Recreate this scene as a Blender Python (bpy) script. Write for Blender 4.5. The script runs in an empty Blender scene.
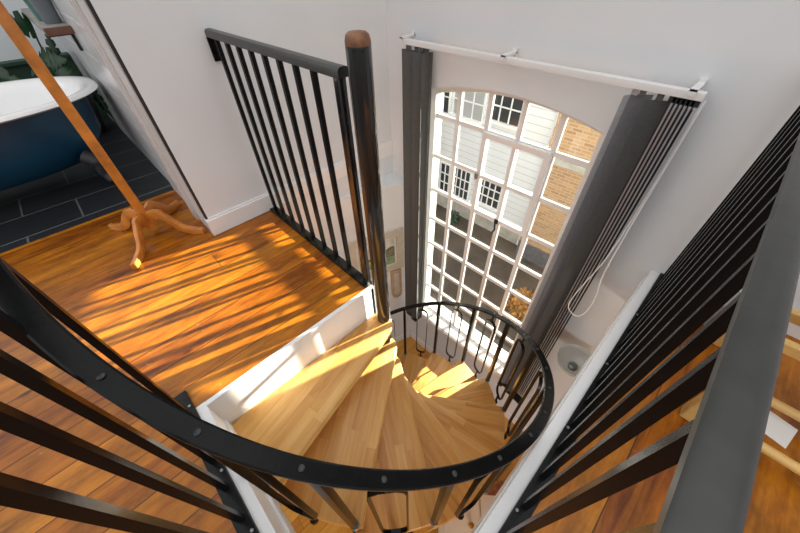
import bpy, bmesh, math, random
from mathutils import Vector, Matrix
from math import sin, cos, pi, radians as rad
random.seed(7)
S = bpy.context.scene
COL = S.collection

# ------------------------------------------------------------------ materials
def new_mat(name):
    m = bpy.data.materials.new(name); m.use_nodes = True
    nt = m.node_tree; b = nt.nodes['Principled BSDF']
    return m, nt, b
def plain(name, col, rough=.5, metal=0., spec=.5, noise=0., nscale=8., bump=0., coat=0.):
    m, nt, b = new_mat(name)
    b.inputs['Base Color'].default_value = (*col, 1)
    b.inputs['Roughness'].default_value = rough
    b.inputs['Metallic'].default_value = metal
    b.inputs['Specular IOR Level'].default_value = spec
    b.inputs['Coat Weight'].default_value = coat
    if noise or bump:
        tc = nt.nodes.new('ShaderNodeTexCoord')
        n = nt.nodes.new('ShaderNodeTexNoise'); n.inputs['Scale'].default_value = nscale; n.inputs['Detail'].default_value = 5
        nt.links.new(tc.outputs['Object'], n.inputs['Vector'])
        if noise:
            r = nt.nodes.new('ShaderNodeValToRGB')
            r.color_ramp.elements[0].position = .3; r.color_ramp.elements[1].position = .7
            r.color_ramp.elements[0].color = (*[c*(1-noise) for c in col], 1)
            r.color_ramp.elements[1].color = (*[min(1, c*(1+noise)) for c in col], 1)
            nt.links.new(n.outputs['Fac'], r.inputs['Fac']); nt.links.new(r.outputs['Color'], b.inputs['Base Color'])
        if bump:
            bp = nt.nodes.new('ShaderNodeBump'); bp.inputs['Strength'].default_value = bump; bp.inputs['Distance'].default_value = .01
            nt.links.new(n.outputs['Fac'], bp.inputs['Height']); nt.links.new(bp.outputs['Normal'], b.inputs['Normal'])
    return m

def math_node(nt, op, a, b=None, c=None):
    n = nt.nodes.new('ShaderNodeMath'); n.operation = op
    for i, v in enumerate((a, b, c)):
        if v is None: continue
        if isinstance(v, (int, float)): n.inputs[i].default_value = v
        else: nt.links.new(v, n.inputs[i])
    return n.outputs[0]

def planks(name, ramp, width, length, rough, gap=.006, grain=1., axis='X', knots=True, objcoord=True, gapdark=.25, coat=.0, var=.5, scratch=0.):
    """boards running along local Y (axis X across) with grain, knots and gaps"""
    m, nt, b = new_mat(name); L = nt.links.new
    tc = nt.nodes.new('ShaderNodeTexCoord')
    sp = nt.nodes.new('ShaderNodeSeparateXYZ'); L(tc.outputs['Object'], sp.inputs[0])
    ax = sp.outputs['X'] if axis == 'X' else sp.outputs['Y']
    ay = sp.outputs['Y'] if axis == 'X' else sp.outputs['X']
    u = math_node(nt, 'DIVIDE', ax, width)
    iu = math_node(nt, 'FLOOR', u); fu = math_node(nt, 'FRACT', u)
    w1 = nt.nodes.new('ShaderNodeTexWhiteNoise'); w1.noise_dimensions = '1D'; L(iu, w1.inputs['W'])
    v = math_node(nt, 'ADD', math_node(nt, 'DIVIDE', ay, length), math_node(nt, 'MULTIPLY', w1.outputs['Value'], 7.))
    iv = math_node(nt, 'FLOOR', v); fv = math_node(nt, 'FRACT', v)
    oi = nt.nodes.new('ShaderNodeObjectInfo')
    cid = nt.nodes.new('ShaderNodeCombineXYZ'); L(iu, cid.inputs[0]); L(iv, cid.inputs[1]); L(oi.outputs['Random'], cid.inputs[2])
    wn = nt.nodes.new('ShaderNodeTexWhiteNoise'); wn.noise_dimensions = '3D'; L(cid.outputs[0], wn.inputs['Vector'])
    # grain: noise stretched along the board, shifted per board
    gv = nt.nodes.new('ShaderNodeCombineXYZ')
    L(math_node(nt, 'ADD', math_node(nt, 'MULTIPLY', ax, 26.*grain), math_node(nt, 'MULTIPLY', wn.outputs['Value'], 50.)), gv.inputs[0])
    L(math_node(nt, 'MULTIPLY', ay, 2.2*grain), gv.inputs[1]); L(math_node(nt, 'MULTIPLY', wn.outputs['Value'], 31.), gv.inputs[2])
    gn = nt.nodes.new('ShaderNodeTexNoise'); gn.inputs['Scale'].default_value = 1.; gn.inputs['Detail'].default_value = 6; gn.inputs['Roughness'].default_value = .62; gn.inputs['Distortion'].default_value = .8
    L(gv.outputs[0], gn.inputs['Vector'])
    fac = math_node(nt, 'ADD', math_node(nt, 'MULTIPLY', gn.outputs['Fac'], 1.-var*.6), math_node(nt, 'MULTIPLY', math_node(nt, 'SUBTRACT', wn.outputs['Value'], .5), var))
    fac = math_node(nt, 'ADD', fac, var*.3)
    cr = nt.nodes.new('ShaderNodeValToRGB'); L(fac, cr.inputs['Fac'])
    cr.color_ramp.elements[0].position = .25; cr.color_ramp.elements[0].color = (*ramp[0], 1)
    cr.color_ramp.elements[1].position = .75; cr.color_ramp.elements[1].color = (*ramp[-1], 1)
    for i, c in enumerate(ramp[1:-1]):
        e = cr.color_ramp.elements.new(.25+.5*(i+1)/(len(ramp)-1)); e.color = (*c, 1)
    colr = cr.outputs['Color']
    def mul(c, f):
        mx = nt.nodes.new('ShaderNodeMix'); mx.data_type = 'RGBA'; mx.blend_type = 'MULTIPLY'; mx.inputs['Factor'].default_value = 1.
        L(c, mx.inputs['A']); L(f, mx.inputs['B']); return mx.outputs['Result']
    if knots:
        vo = nt.nodes.new('ShaderNodeTexVoronoi'); vo.inputs['Scale'].default_value = 1.; vo.inputs['Randomness'].default_value = 1.
        kv = nt.nodes.new('ShaderNodeCombineXYZ')
        L(math_node(nt, 'MULTIPLY', ax, 7.), kv.inputs[0]); L(math_node(nt, 'MULTIPLY', ay, 3.4), kv.inputs[1])
        L(kv.outputs[0], vo.inputs['Vector'])
        mr = nt.nodes.new('ShaderNodeMapRange'); mr.inputs['From Min'].default_value = .03; mr.inputs['From Max'].default_value = .12
        mr.inputs['To Min'].default_value = .3; mr.inputs['To Max'].default_value = 1.
        L(vo.outputs['Distance'], mr.inputs['Value']); colr = mul(colr, mr.outputs['Result'])
    # gaps
    ga = math_node(nt, 'MINIMUM', fu, math_node(nt, 'SUBTRACT', 1., fu))
    g1 = math_node(nt, 'GREATER_THAN', ga, gap/width/2)
    gb = math_node(nt, 'MINIMUM', fv, math_node(nt, 'SUBTRACT', 1., fv))
    g2 = math_node(nt, 'GREATER_THAN', gb, gap/length/2)
    g = math_node(nt, 'ADD', math_node(nt, 'MULTIPLY', math_node(nt, 'MULTIPLY', g1, g2), 1-gapdark), gapdark)
    colr = mul(colr, g)
    if scratch:
        dn = nt.nodes.new('ShaderNodeTexNoise'); dn.inputs['Scale'].default_value = 1.; dn.inputs['Detail'].default_value = 7; dn.inputs['Roughness'].default_value = .7
        dv_ = nt.nodes.new('ShaderNodeCombineXYZ'); L(math_node(nt, 'MULTIPLY', ax, 11.), dv_.inputs[0]); L(math_node(nt, 'MULTIPLY', ay, 4.), dv_.inputs[1]); L(dv_.outputs[0], dn.inputs['Vector'])
        dm = nt.nodes.new('ShaderNodeMapRange'); dm.inputs['From Min'].default_value = .30; dm.inputs['From Max'].default_value = .62; dm.inputs['To Min'].default_value = .42; dm.inputs['To Max'].default_value = 1.08
        L(dn.outputs['Fac'], dm.inputs['Value']); colr = mul(colr, dm.outputs['Result'])
        sn = nt.nodes.new('ShaderNodeTexNoise'); sn.inputs['Scale'].default_value = 9; sn.inputs['Detail'].default_value = 8; sn.inputs['Roughness'].default_value = .75
        L(tc.outputs['Object'], sn.inputs['Vector'])
        mr = nt.nodes.new('ShaderNodeMapRange'); mr.inputs['From Min'].default_value = .63; mr.inputs['From Max'].default_value = .74
        mr.inputs['To Min'].default_value = 0; mr.inputs['To Max'].default_value = scratch
        L(sn.outputs['Fac'], mr.inputs['Value'])
        mx = nt.nodes.new('ShaderNodeMix'); mx.data_type = 'RGBA'; L(mr.outputs['Result'], mx.inputs['Factor']); L(colr, mx.inputs['A'])
        mx.inputs['B'].default_value = (.75, .5, .25, 1); colr = mx.outputs['Result']
    L(colr, b.inputs['Base Color'])
    b.inputs['Roughness'].default_value = rough; b.inputs['Coat Weight'].default_value = coat; b.inputs['Coat Roughness'].default_value = .15; b.inputs['Specular IOR Level'].default_value = .3
    bp = nt.nodes.new('ShaderNodeBump'); bp.inputs['Strength'].default_value = .25; bp.inputs['Distance'].default_value = .004
    hh = math_node(nt, 'ADD', math_node(nt, 'MULTIPLY', gn.outputs['Fac'], .5), g)
    L(hh, bp.inputs['Height']); L(bp.outputs['Normal'], b.inputs['Normal'])
    return m

def bricks(name, c1, c2, mortar, scale, bw=.5, rh=.25, rough=.8, ms=.02, off=.5, use='XZ', spec=.4):
    m, nt, b = new_mat(name); L = nt.links.new
    tc = nt.nodes.new('ShaderNodeTexCoord'); sp = nt.nodes.new('ShaderNodeSeparateXYZ'); L(tc.outputs['Object'], sp.inputs[0])
    cb = nt.nodes.new('ShaderNodeCombineXYZ')
    L(sp.outputs[use[0]], cb.inputs[0]); L(sp.outputs[use[1]], cb.inputs[1])
    br = nt.nodes.new('ShaderNodeTexBrick'); L(cb.outputs[0], br.inputs['Vector'])
    br.inputs['Color1'].default_value = (*c1, 1); br.inputs['Color2'].default_value = (*c2, 1); br.inputs['Mortar'].default_value = (*mortar, 1)
    br.inputs['Scale'].default_value = scale; br.inputs['Brick Width'].default_value = bw; br.inputs['Row Height'].default_value = rh
    br.inputs['Mortar Size'].default_value = ms; br.offset = off
    L(br.outputs['Color'], b.inputs['Base Color']); b.inputs['Roughness'].default_value = rough; b.inputs['Specular IOR Level'].default_value = spec
    return m

M = {}
M['wall'] = plain('white_plaster', (.755, .78, .80), .75, noise=.035, nscale=1.6, bump=.05)
M['trim'] = plain('white_gloss_paint', (.84, .84, .84), .3, noise=.02, nscale=6)
M['jamb'] = plain('pale_jamb_paint', (.66, .65, .64), .45, noise=.05, nscale=5)
M['black'] = plain('black_metal_paint', (.005, .0055, .0055), .26, spec=.2, noise=.25, nscale=25, bump=.06)
M['railgrey'] = plain('black_rail_paint', (.026, .028, .025), .32, spec=.6, noise=.2, nscale=30, bump=.05)
M['darkflat'] = plain('matt_black', (.02, .02, .022), .6)
M['bolt'] = plain('dull_steel', (.28, .28, .27), .4, metal=.8)
M['darkbolt'] = plain('blackened_bolt', (.05, .05, .05), .35, metal=.6)
M['newel'] = plain('black_painted_wood', (.008, .0075, .007), .14, spec=.65, noise=.3, nscale=12, coat=.6)
M['woodcap'] = plain('worn_brown_wood', (.20, .085, .035), .5, noise=.45, nscale=30)
M['floor'] = planks('orange_pine_boards', [(.15, .032, .002), (.33, .094, .004), (.45, .15, .007), (.56, .205, .013)], .148, 4.6, .3, gap=.004, coat=.08, var=.26, scratch=.35)
M['floor_low'] = planks('oak_boards_below', [(.42, .18, .03), (.60, .28, .045), (.72, .38, .08)], .12, 1.6, .35, gap=.003, coat=.1, var=.4, knots=False)
M['tread'] = planks('oak_strip_treads', [(.46, .215, .055), (.59, .295, .08), (.65, .35, .105), (.72, .42, .15)], .047, .62, .32, gap=.0010, gapdark=.75, axis='Y', knots=False, var=.34, coat=.15, grain=1.1)
M['pine'] = plain('orange_varnished_pine', (.56, .20, .03), .3, noise=.3, nscale=14, coat=.3)
M['pale_pine'] = plain('pale_yellow_pine', (.68, .42, .14), .4, noise=.15, nscale=12)
M['slate'] = bricks('slate_tiles', (.015, .017, .020), (.022, .024, .028), (.12, .125, .13), 1., .6, .31, .45, .006, .5, 'YX')
M['marble'] = bricks('white_wall_tiles', (.72, .72, .72), (.66, .66, .67), (.86, .86, .86), 1., .4, .2, .25, .008, .5, 'XZ')
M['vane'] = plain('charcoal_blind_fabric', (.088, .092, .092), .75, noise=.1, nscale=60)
M['vane_dark'] = plain('shaded_blind_fabric', (.035, .036, .037), .75, noise=.1, nscale=60)  # darker copy of the charcoal fabric, shade of the packed vanes painted in
M['vane_mid'] = plain('half_lit_blind_fabric', (.22, .225, .245), .6, noise=.08, nscale=60)  # paler copy of the charcoal fabric, some room light put into the colour
M['vane_light'] = plain('lit_blind_fabric', (.42, .425, .45), .6, noise=.08, nscale=60)  # palest copy of the same fabric, room light on the vane painted in
M['plastic'] = plain('white_plastic', (.80, .80, .79), .35)
M['cord'] = plain('white_cord', (.92, .92, .92), .6)
M['bath_white'] = plain('white_enamel', (.86, .86, .86), .12, spec=.6)
M['bath_blue'] = plain('deep_blue_paint', (.006, .05, .10), .3, noise=.1)
M['green_paint'] = plain('dark_green_paint', (.02, .06, .035), .6)
M['leaf'] = plain('dark_leaf', (.008, .042, .013), .35, noise=.4, nscale=10)
M['stem'] = plain('plant_stem', (.03, .06, .02), .5)
M['soil_pot'] = plain('dark_pot', (.03, .03, .035), .5)
M['teal_pot'] = plain('teal_glazed_pot', (.06, .16, .14), .3)
M['grey_pot'] = plain('grey_pot', (.13, .15, .16), .45)
M['brownwood'] = plain('reddish_brown_shelf', (.17, .075, .045), .5, noise=.3, nscale=15)
M['greyshelf'] = plain('weathered_grey_shelf_top', (.26, .25, .23), .6, noise=.15)
M['paper'] = plain('white_paper', (.82, .82, .80), .6)
M['cream'] = plain('cream_paint', (.86, .80, .62), .4, noise=.06, nscale=6)
M['brass'] = plain('brass', (.75, .52, .16), .25, metal=1.)
M['log_bark'] = plain('log_bark', (.34, .13, .06), .85, noise=.4, nscale=25, bump=.4)
M['log_end'] = plain('log_end_grain', (.72, .45, .22), .8, noise=.25, nscale=30)
M['frame_cream'] = plain('cream_picture_frame', (.60, .56, .47), .5, noise=.1, nscale=20)
M['mount'] = plain('pale_picture_mount', (.74, .73, .68), .7)
M['tan'] = plain('tan_wood', (.50, .38, .25), .5, noise=.15, nscale=15)
M['greybox'] = plain('grey_fabric_box', (.30, .27, .27), .8, noise=.1, nscale=40)
M['rug'] = plain('black_mat', (.012, .012, .013), .8)
M['paint_sky'] = plain('painting_sky', (.62, .62, .56), .8, noise=.25, nscale=12)
M['paint_hill'] = plain('painting_hill', (.17, .17, .10), .8, noise=.6, nscale=25)
M['paint_yellow'] = plain('painting_yellow_field', (.55, .48, .08), .8, noise=.3, nscale=30)
M['paint_green'] = plain('painting_green_field', (.25, .36, .20), .8, noise=.3, nscale=18)
M['ext_white'] = None
M['ext_brick'] = bricks('warm_brick', (.36, .20, .10), (.50, .31, .16), (.46, .38, .29), 2.2, .5, .17, .85, .02, .5, 'XZ')
M['ext_glass'] = plain('dark_window_glass', (.035, .04, .045), .08, spec=.8)
M['ext_curtain'] = plain('pale_net_curtain', (.36, .37, .38), .8)
M['ext_frame'] = plain('exterior_white_paint', (.86, .87, .88), .5)
M['ground'] = plain('courtyard_earth', (.085, .066, .05), .9, noise=.35, nscale=1.4)
M['stone'] = plain('pale_stone', (.42, .40, .36), .8, noise=.2, nscale=4)
M['roof'] = plain('slate_roof', (.12, .12, .13), .8, noise=.2, nscale=10)
M['autumn'] = plain('autumn_leaves', (.36, .17, .04), .7, noise=.5, nscale=15)
# white weatherboard: horizontal lines
m, nt, b = new_mat('white_weatherboard')
tc = nt.nodes.new('ShaderNodeTexCoord'); sp = nt.nodes.new('ShaderNodeSeparateXYZ'); nt.links.new(tc.outputs['Object'], sp.inputs[0])
fz = math_node(nt, 'FRACT', math_node(nt, 'DIVIDE', sp.outputs['Z'], .19))
ln = math_node(nt, 'GREATER_THAN', fz, .10)
mx = nt.nodes.new('ShaderNodeMix'); mx.data_type = 'RGBA'; nt.links.new(ln, mx.inputs['Factor'])
mx.inputs['A'].default_value = (.50, .52, .55, 1); mx.inputs['B'].default_value = (.74, .76, .79, 1)
nt.links.new(mx.outputs['Result'], b.inputs['Base Color']); b.inputs['Roughness'].default_value = .6
M['ext_white'] = m
# window glass: see-through with a fresnel reflection
def glass_mat(name, tint, k, rough=.02):
    m = bpy.data.materials.new(name); m.use_nodes = True; nt = m.node_tree; nt.nodes.clear()
    o = nt.nodes.new('ShaderNodeOutputMaterial'); mix = nt.nodes.new('ShaderNodeMixShader')
    t = nt.nodes.new('ShaderNodeBsdfTransparent'); t.inputs['Color'].default_value = (*tint, 1)
    g = nt.nodes.new('ShaderNodeBsdfGlossy'); g.inputs['Roughness'].default_value = rough
    lw = nt.nodes.new('ShaderNodeFresnel'); lw.inputs['IOR'].default_value = k
    geo = nt.nodes.new('ShaderNodeNewGeometry'); nt.links.new(math_node(nt, 'MULTIPLY', lw.outputs[0], math_node(nt, 'SUBTRACT', 1., geo.outputs['Backfacing'])), mix.inputs[0]); nt.links.new(t.outputs[0], mix.inputs[1]); nt.links.new(g.outputs[0], mix.inputs[2]); nt.links.new(mix.outputs[0], o.inputs[0])
    return m
M['glass'] = glass_mat('window_glass', (.97, .98, .97), 1.3)
m, nt, b = new_mat('frosted_glass')
b.inputs['Base Color'].default_value = (.74, .82, .79, 1); b.inputs['Roughness'].default_value = .25
b.inputs['Transmission Weight'].default_value = .25; b.inputs['Subsurface Weight'].default_value = .2
M['frosted'] = m

# ------------------------------------------------------------------ mesh helpers
class MB:
    def __init__(s): s.bm = bmesh.new()
    def box(s, a, b, bevel=0.):
        r = bmesh.ops.create_cube(s.bm, size=1.)
        c = [(a[i]+b[i])/2 for i in range(3)]; d = [abs(b[i]-a[i]) for i in range(3)]
        for v in r['verts']: v.co = Vector((c[0]+v.co.x*d[0], c[1]+v.co.y*d[1], c[2]+v.co.z*d[2]))
        if bevel:
            es = {e for v in r['verts'] for e in v.link_edges}
            bmesh.ops.bevel(s.bm, geom=list(es), offset=bevel, segments=2, affect='EDGES', profile=.7)
        return s
    def rings(s, rings, cap=True, closed=False):
        vs = [[s.bm.verts.new(p) for p in r] for r in rings]
        n = len(vs[0]); N = len(vs)
        for i in range(N if closed else N-1):
            A, B = vs[i], vs[(i+1) % N]
            for j in range(n):
                try: s.bm.faces.new((A[j], A[(j+1) % n], B[(j+1) % n], B[j]))
                except ValueError: pass
        if cap and not closed:
            s.bm.faces.new(vs[0][::-1]); s.bm.faces.new(vs[-1])
        return s
    def tube(s, pts, r, n=10, cap=True, flat=1., closed=False):
        pts = [Vector(p) for p in pts]; N = len(pts); out = []
        up = Vector((0, 0, 1)); prev = None
        for i, p in enumerate(pts):
            if closed: t = pts[(i+1) % N]-pts[(i-1) % N]
            else: t = pts[min(i+1, N-1)]-pts[max(i-1, 0)]
            t.normalize()
            if prev is None:
                a = up if abs(t.z) < .95 else Vector((1, 0, 0))
                x = t.cross(a).normalized()
            else: x = (prev-t*prev.dot(t)).normalized()
            prev = x; y = t.cross(x)
            rr = r[i] if isinstance(r, (list, tuple)) else r
            out.append([p+x*cos(2*pi*k/n)*rr*flat+y*sin(2*pi*k/n)*rr for k in range(n)])
        return s.rings(out, cap, closed)
    def bar(s, p, q, w, d, hint=(1, 0, 0)):
        """rectangular bar from p to q, w along hint, d across"""
        p, q = Vector(p), Vector(q); t = (q-p).normalized(); h = Vector(hint)
        x = (h-t*h.dot(t)).normalized(); y = t.cross(x)
        c = [(-1, -1), (1, -1), (1, 1), (-1, 1)]
        return s.rings([[e+x*a*w/2+y*b_*d/2 for a, b_ in c] for e in (p, q)])
    def lathe(s, prof, n=24, c=(0, 0, 0), cap=False):
        c = Vector(c)
        return s.rings([[c+Vector((r*cos(2*pi*k/n), r*sin(2*pi*k/n), z)) for k in range(n)] for r, z in prof], cap)
    def prism(s, poly, z0, z1):
        return s.rings([[Vector((x, y, z)) for x, y in poly] for z in (z0, z1)])
    def prism_axis(s, poly, a, b, ax):
        """poly in the plane normal to ax"""
        def pt(u, v, w): return Vector((w, u, v)) if ax == 'X' else (Vector((u, w, v)) if ax == 'Y' else Vector((u, v, w)))
        return s.rings([[pt(u, v, w) for u, v in poly] for w in (a, b)])

LOC = {}
def smooth_by_angle(me, ang=40):
    bm = bmesh.new(); bm.from_mesh(me); bmesh.ops.recalc_face_normals(bm, faces=bm.faces)
    for f in bm.faces: f.smooth = True
    for e in bm.edges:
        if len(e.link_faces) == 2 and e.calc_face_angle(0) > rad(ang): e.smooth = False
    bm.to_mesh(me); bm.free()
def obj(name, mb, mat, parent=None, loc=(0, 0, 0), ang=40):
    """link a mesh object; mesh was drawn in world space; loc = its origin"""
    me = bpy.data.meshes.new(name)
    loc = Vector(loc)
    if parent is not None and loc.length == 0: loc = LOC[parent.name].copy()
    bmesh.ops.translate(mb.bm, verts=mb.bm.verts, vec=-loc)
    mb.bm.to_mesh(me); mb.bm.free(); smooth_by_angle(me, ang)
    me.materials.append(mat)
    o = bpy.data.objects.new(name, me); COL.objects.link(o)
    LOC[o.name] = loc
    if parent is not None: o.parent = parent; o.location = loc-LOC[parent.name]
    else: o.location = loc
    return o
def place(o, parent, loc, rz=0):
    """a copy of part o under parent, at world loc"""
    c = o.copy(); COL.objects.link(c); c.parent = parent
    c.location = Vector(loc)-LOC[parent.name]; c.rotation_euler = (0, 0, rz); LOC[c.name] = Vector(loc)
    return c
def thing(name, label, cat, loc=(0, 0, 0), group=None):
    o = bpy.data.objects.new(name, None); o.empty_display_size = .1; COL.objects.link(o)
    o.location = loc; LOC[o.name] = Vector(loc); return tag(o, label, cat, group)
def tag(o, label, cat, group=None):
    o['label'] = label; o['category'] = cat
    if group: o['group'] = group
    return o
def struct(name, mb, mat, label=None, parent=None):
    o = obj(name, mb, mat, parent)
    if parent is None: o['kind'] = 'structure'
    if label: o['label'] = label
    return o

# ------------------------------------------------------------------ key dimensions (m); upper floor z = 0
LOW = -2.54                    # lower floor
YW = 1.777                     # inner face of the window wall
XL = -1.95                     # inner face of the left wall
PX, PY = -.866, .647
QX, QY = -.847, .661          # centre post            # axis of the spiral stair
WC, WH = -.957, .65            # window centre and half width
SILL, SPRING, CROWN = -1.80, .560, .657

# ------------------------------------------------------------------ room shell
# upper floor: U shape around the stair well
mb = MB()
up = [(-2.70, -1.6), (3.0, -1.6), (3.0, YW), (.078, YW), (.078, -.225), (-.925, -.225), (-.925, .655), (XL, .655), (XL, .262), (-2.70, .262)]
mb.prism(up, -.24, 0.)
struct('floor', mb, M['floor'], 'orange varnished pine floorboards around the stairwell')
struct('floor_bathroom', MB().box((-5.2, -2.2, -.24), (-2.705, .3, -.002)), M['slate'], 'dark slate floor tiles with pale grout')
struct('floor_lower', MB().box((-4.5, -3.0, LOW-.2), (3.5, YW, LOW)), M['floor_low'], 'oak floor of the room below')

# window wall with an arched opening (built as columns and lintel, one mesh)
def arch(n=24, h=WH, crown=CROWN, spring=SPRING, c=WC):
    s = crown-spring; R = (h*h+s*s)/(2*s); zc = crown-R; a = math.asin(h/R)
    return [(c+R*sin(-a+2*a*i/n), zc+R*cos(-a+2*a*i/n)) for i in range(n+1)]
A = arch()
mb = MB()
TH = .22
mb.box((-2.72, YW, LOW), (WC-WH, YW+TH, 2.7)); mb.box((WC+WH, YW, LOW), (3.0, YW+TH, 2.7)); mb.box((WC-WH, YW, LOW), (WC+WH, YW+TH, SILL))
mb.prism_axis([(WC-WH, 2.7), *A, (WC+WH, 2.7)], YW, YW+TH, 'Y')
struct('wall_window', mb, M['wall'], 'white wall with the arched window')
struct('wall_left', MB().box((-2.72, .262, -.24), (XL, YW, 2.7)).box((-2.72, .55, LOW), (XL, YW, -.24)), M['wall'])
# angled boxing below floor level in the corner, with a ledge on top
struct('wall_corner', MB().prism([(XL, 1.15), (-1.72, YW), (XL, YW)], LOW, -.175), M['wall'], 'angled boxed-in wall in the corner with a ledge on top')
# baseboards
mb = MB()
mb.box((XL, .262, 0), (XL+.018, YW-.001, .105)); mb.box((XL, .262, .105), (XL+.010, YW-.001, .118)); mb.box((-2.0, .244, 0), (XL+.018, .262, .105))
struct('baseboard_left', mb, M['trim'])
mb = MB().box((-1.70, YW-.016, LOW), (3.0, YW, LOW+.10)); struct('baseboard_window', mb, M['trim'])
struct('baseboard_corner', MB().bar((-1.94, 1.16, LOW+.045), (-1.715, 1.765, LOW+.045), .016, .09, (1, -.37, 0)), M['trim'])
struct('baseboard_right', MB().box((.16, YW-.016, 0), (3.0, YW, .105)), M['trim'])
# end face of the left wall: black gap strip, pale reveal board, stepped door lining
mb = MB(); mb.box((-1.985, .250, .0), (-1.962, .262, 2.6)); struct('trim_1', mb, M['darkflat'], 'narrow black strip on the wall corner')
mb = MB(); mb.box((-2.16, .244, 0), (-1.986, .262, 2.6)); mb.box((-2.30, .236, 0), (-2.165, .262, 2.6), .004)
for x in (-2.20, -2.235, -2.27): mb.box((x, .230, 0), (x+.018, .237, 2.6))
mb.box((-2.40, .248, 0), (-2.305, .262, 2.6))
struct('trim_2', mb, M['jamb'], 'pale door lining with grooves on the wall end')
struct('wall_bathroom', MB().box((-5.1, .264, 0), (-2.72, .40, 2.7)).box((-2.72, .252, .0), (-2.42, .262, 2.6)), M['marble'], 'pale tiled bathroom wall')
struct('wall_bathroom_end', MB().box((-5.1, -2.2, 0), (-4.95, .264, 2.7)), M['wall'])
struct('trim_3', MB().box((-4.95, -2.2, 0), (-4.86, .262, .56)).box((-4.95, -2.2, .56), (-4.82, .262, .585)), M['green_paint'], 'dark green boxed dado along the bathroom wall')
# fascias around the well
struct('trim_4', MB().box((-.925, -.235, -.27), (-.905, .656, .002)).box((-.99, .640, -.24), (-.905, .662, -.001)), M['trim'], 'white fascia board under the landing edge')
mb = MB(); mb.box((-.925, -.235, -.27), (.058, -.20, .004), .002); mb.box((-.905, -.2, -.27), (.058, -.190, -.16), .002)
struct('trim_5', mb, M['trim'], 'white fascia board on the near edge of the stairwell')
mb = MB(); mb.box((.058, -.235, -.27), (.100, YW, .004), .003); mb.box((.052, -.2, -.27), (.060, YW, -.05))
struct('trim_6', mb, M['trim'], 'white fascia board on the right edge of the stairwell')

# ------------------------------------------------------------------ window
YF = 1.862
win = struct('window_1', MB().box((WC-WH, YW-.04, SILL-.035), (WC+WH, YF, SILL+.002), .004).box((WC-WH-.05, YW-.05, SILL-.06), (WC+WH+.05, YW-.001, SILL-.012), .004), M['trim'], 'tall white arched multi-pane window')
mb = MB()
o_ = arch(); i_ = arch(h=WH-.042, crown=CROWN-.042, spring=SPRING-.038)
vo = [(WC-WH, SILL), *o_, (WC+WH, SILL)]; vi = [(WC-WH+.042, SILL+.014), *i_, (WC+WH-.042, SILL+.014)]
for k in range(len(vo)):
    k2 = (k+1) % len(vo)
    mb.prism_axis([vo[k], vo[k2], vi[k2], vi[k]], YF, YF+.07, 'Y')
struct('window_frame', mb, M['trim'], parent=win)
bars = [-1.372, -1.137, -.905, -.673, -.450]; rows = [.375, .07, -.232, -.535, -.832, -1.144, -1.452]
def zarch(x):
    s = CROWN-SPRING; R = (WH*WH+s*s)/(2*s); return CROWN-R+math.sqrt(R*R-(x-WC)**2)
mb = MB()
for x in bars:
    mb.box((x-.017, YF+.012, SILL+.01), (x+.017, YF+.030, zarch(x)-.03)); mb.box((x-.009, YF+.0295, SILL+.01), (x+.009, YF+.040, zarch(x)-.03))
for z in rows:
    mb.box((WC-WH+.04, YF+.0135, z-.016), (WC+WH-.04, YF+.0292, z+.016)); mb.box((WC-WH+.04, YF+.0288, z-.008), (WC+WH-.04, YF+.041, z+.008))
struct('glazing_bars', mb, M['trim'], parent=win)
gm = MB(); gm.prism_axis([(WC-WH+.03, SILL+.03), *[(x, z-.02) for x, z in arch(h=WH-.03)], (WC+WH-.03, SILL+.03)], YF+.036, YF+.040, 'Y')
struct('glass_panes', gm, M['glass'], parent=win)
# opening casement: three columns by two rows... with its own frame
x0, x1, z0, z1 = bars[1], bars[3], rows[2], rows[0]
mb = MB(); w = .030
mb.box((x0-.005, YF-.014, z0-.008), (x0+w, YF+.027, z1+.008)); mb.box((x1-w, YF-.014, z0-.008), (x1+.005, YF+.027, z1+.008))
mb.box((x0+w, YF-.0132, z0-.007), (x1-w, YF+.0262, z0+w)); mb.box((x0+w, YF-.0132, z1-w), (x1-w, YF+.0262, z1+.007))
mb.box((bars[2]-.014, YF-.008, z0+w), (bars[2]+.014, YF+.0255, z1-w)); mb.box((x0+w, YF-.0073, rows[1]-.014), (x1-w, YF+.0248, rows[1]+.014))
cs = struct('casement', mb, M['trim'], parent=win)
mb = MB(); mb.box((bars[2]-.014, YF-.022, z0-.004), (bars[2]+.014, YF-.012, z0+.03)); mb.tube([(bars[2], YF-.03, z0+.012), (bars[2]+.01, YF-.034, z0-.05), (bars[2]-.006, YF-.03, z0-.085)], .007, 8)
struct('latch', mb, M['darkflat'], 'dark casement latch', parent=cs)
mb = MB(); mb.box((x0-.01, YF-.026, z0+.28), (x0+.012, YF-.014, z0+.32)); struct('hinge', mb, M['bolt'], parent=cs)

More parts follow.
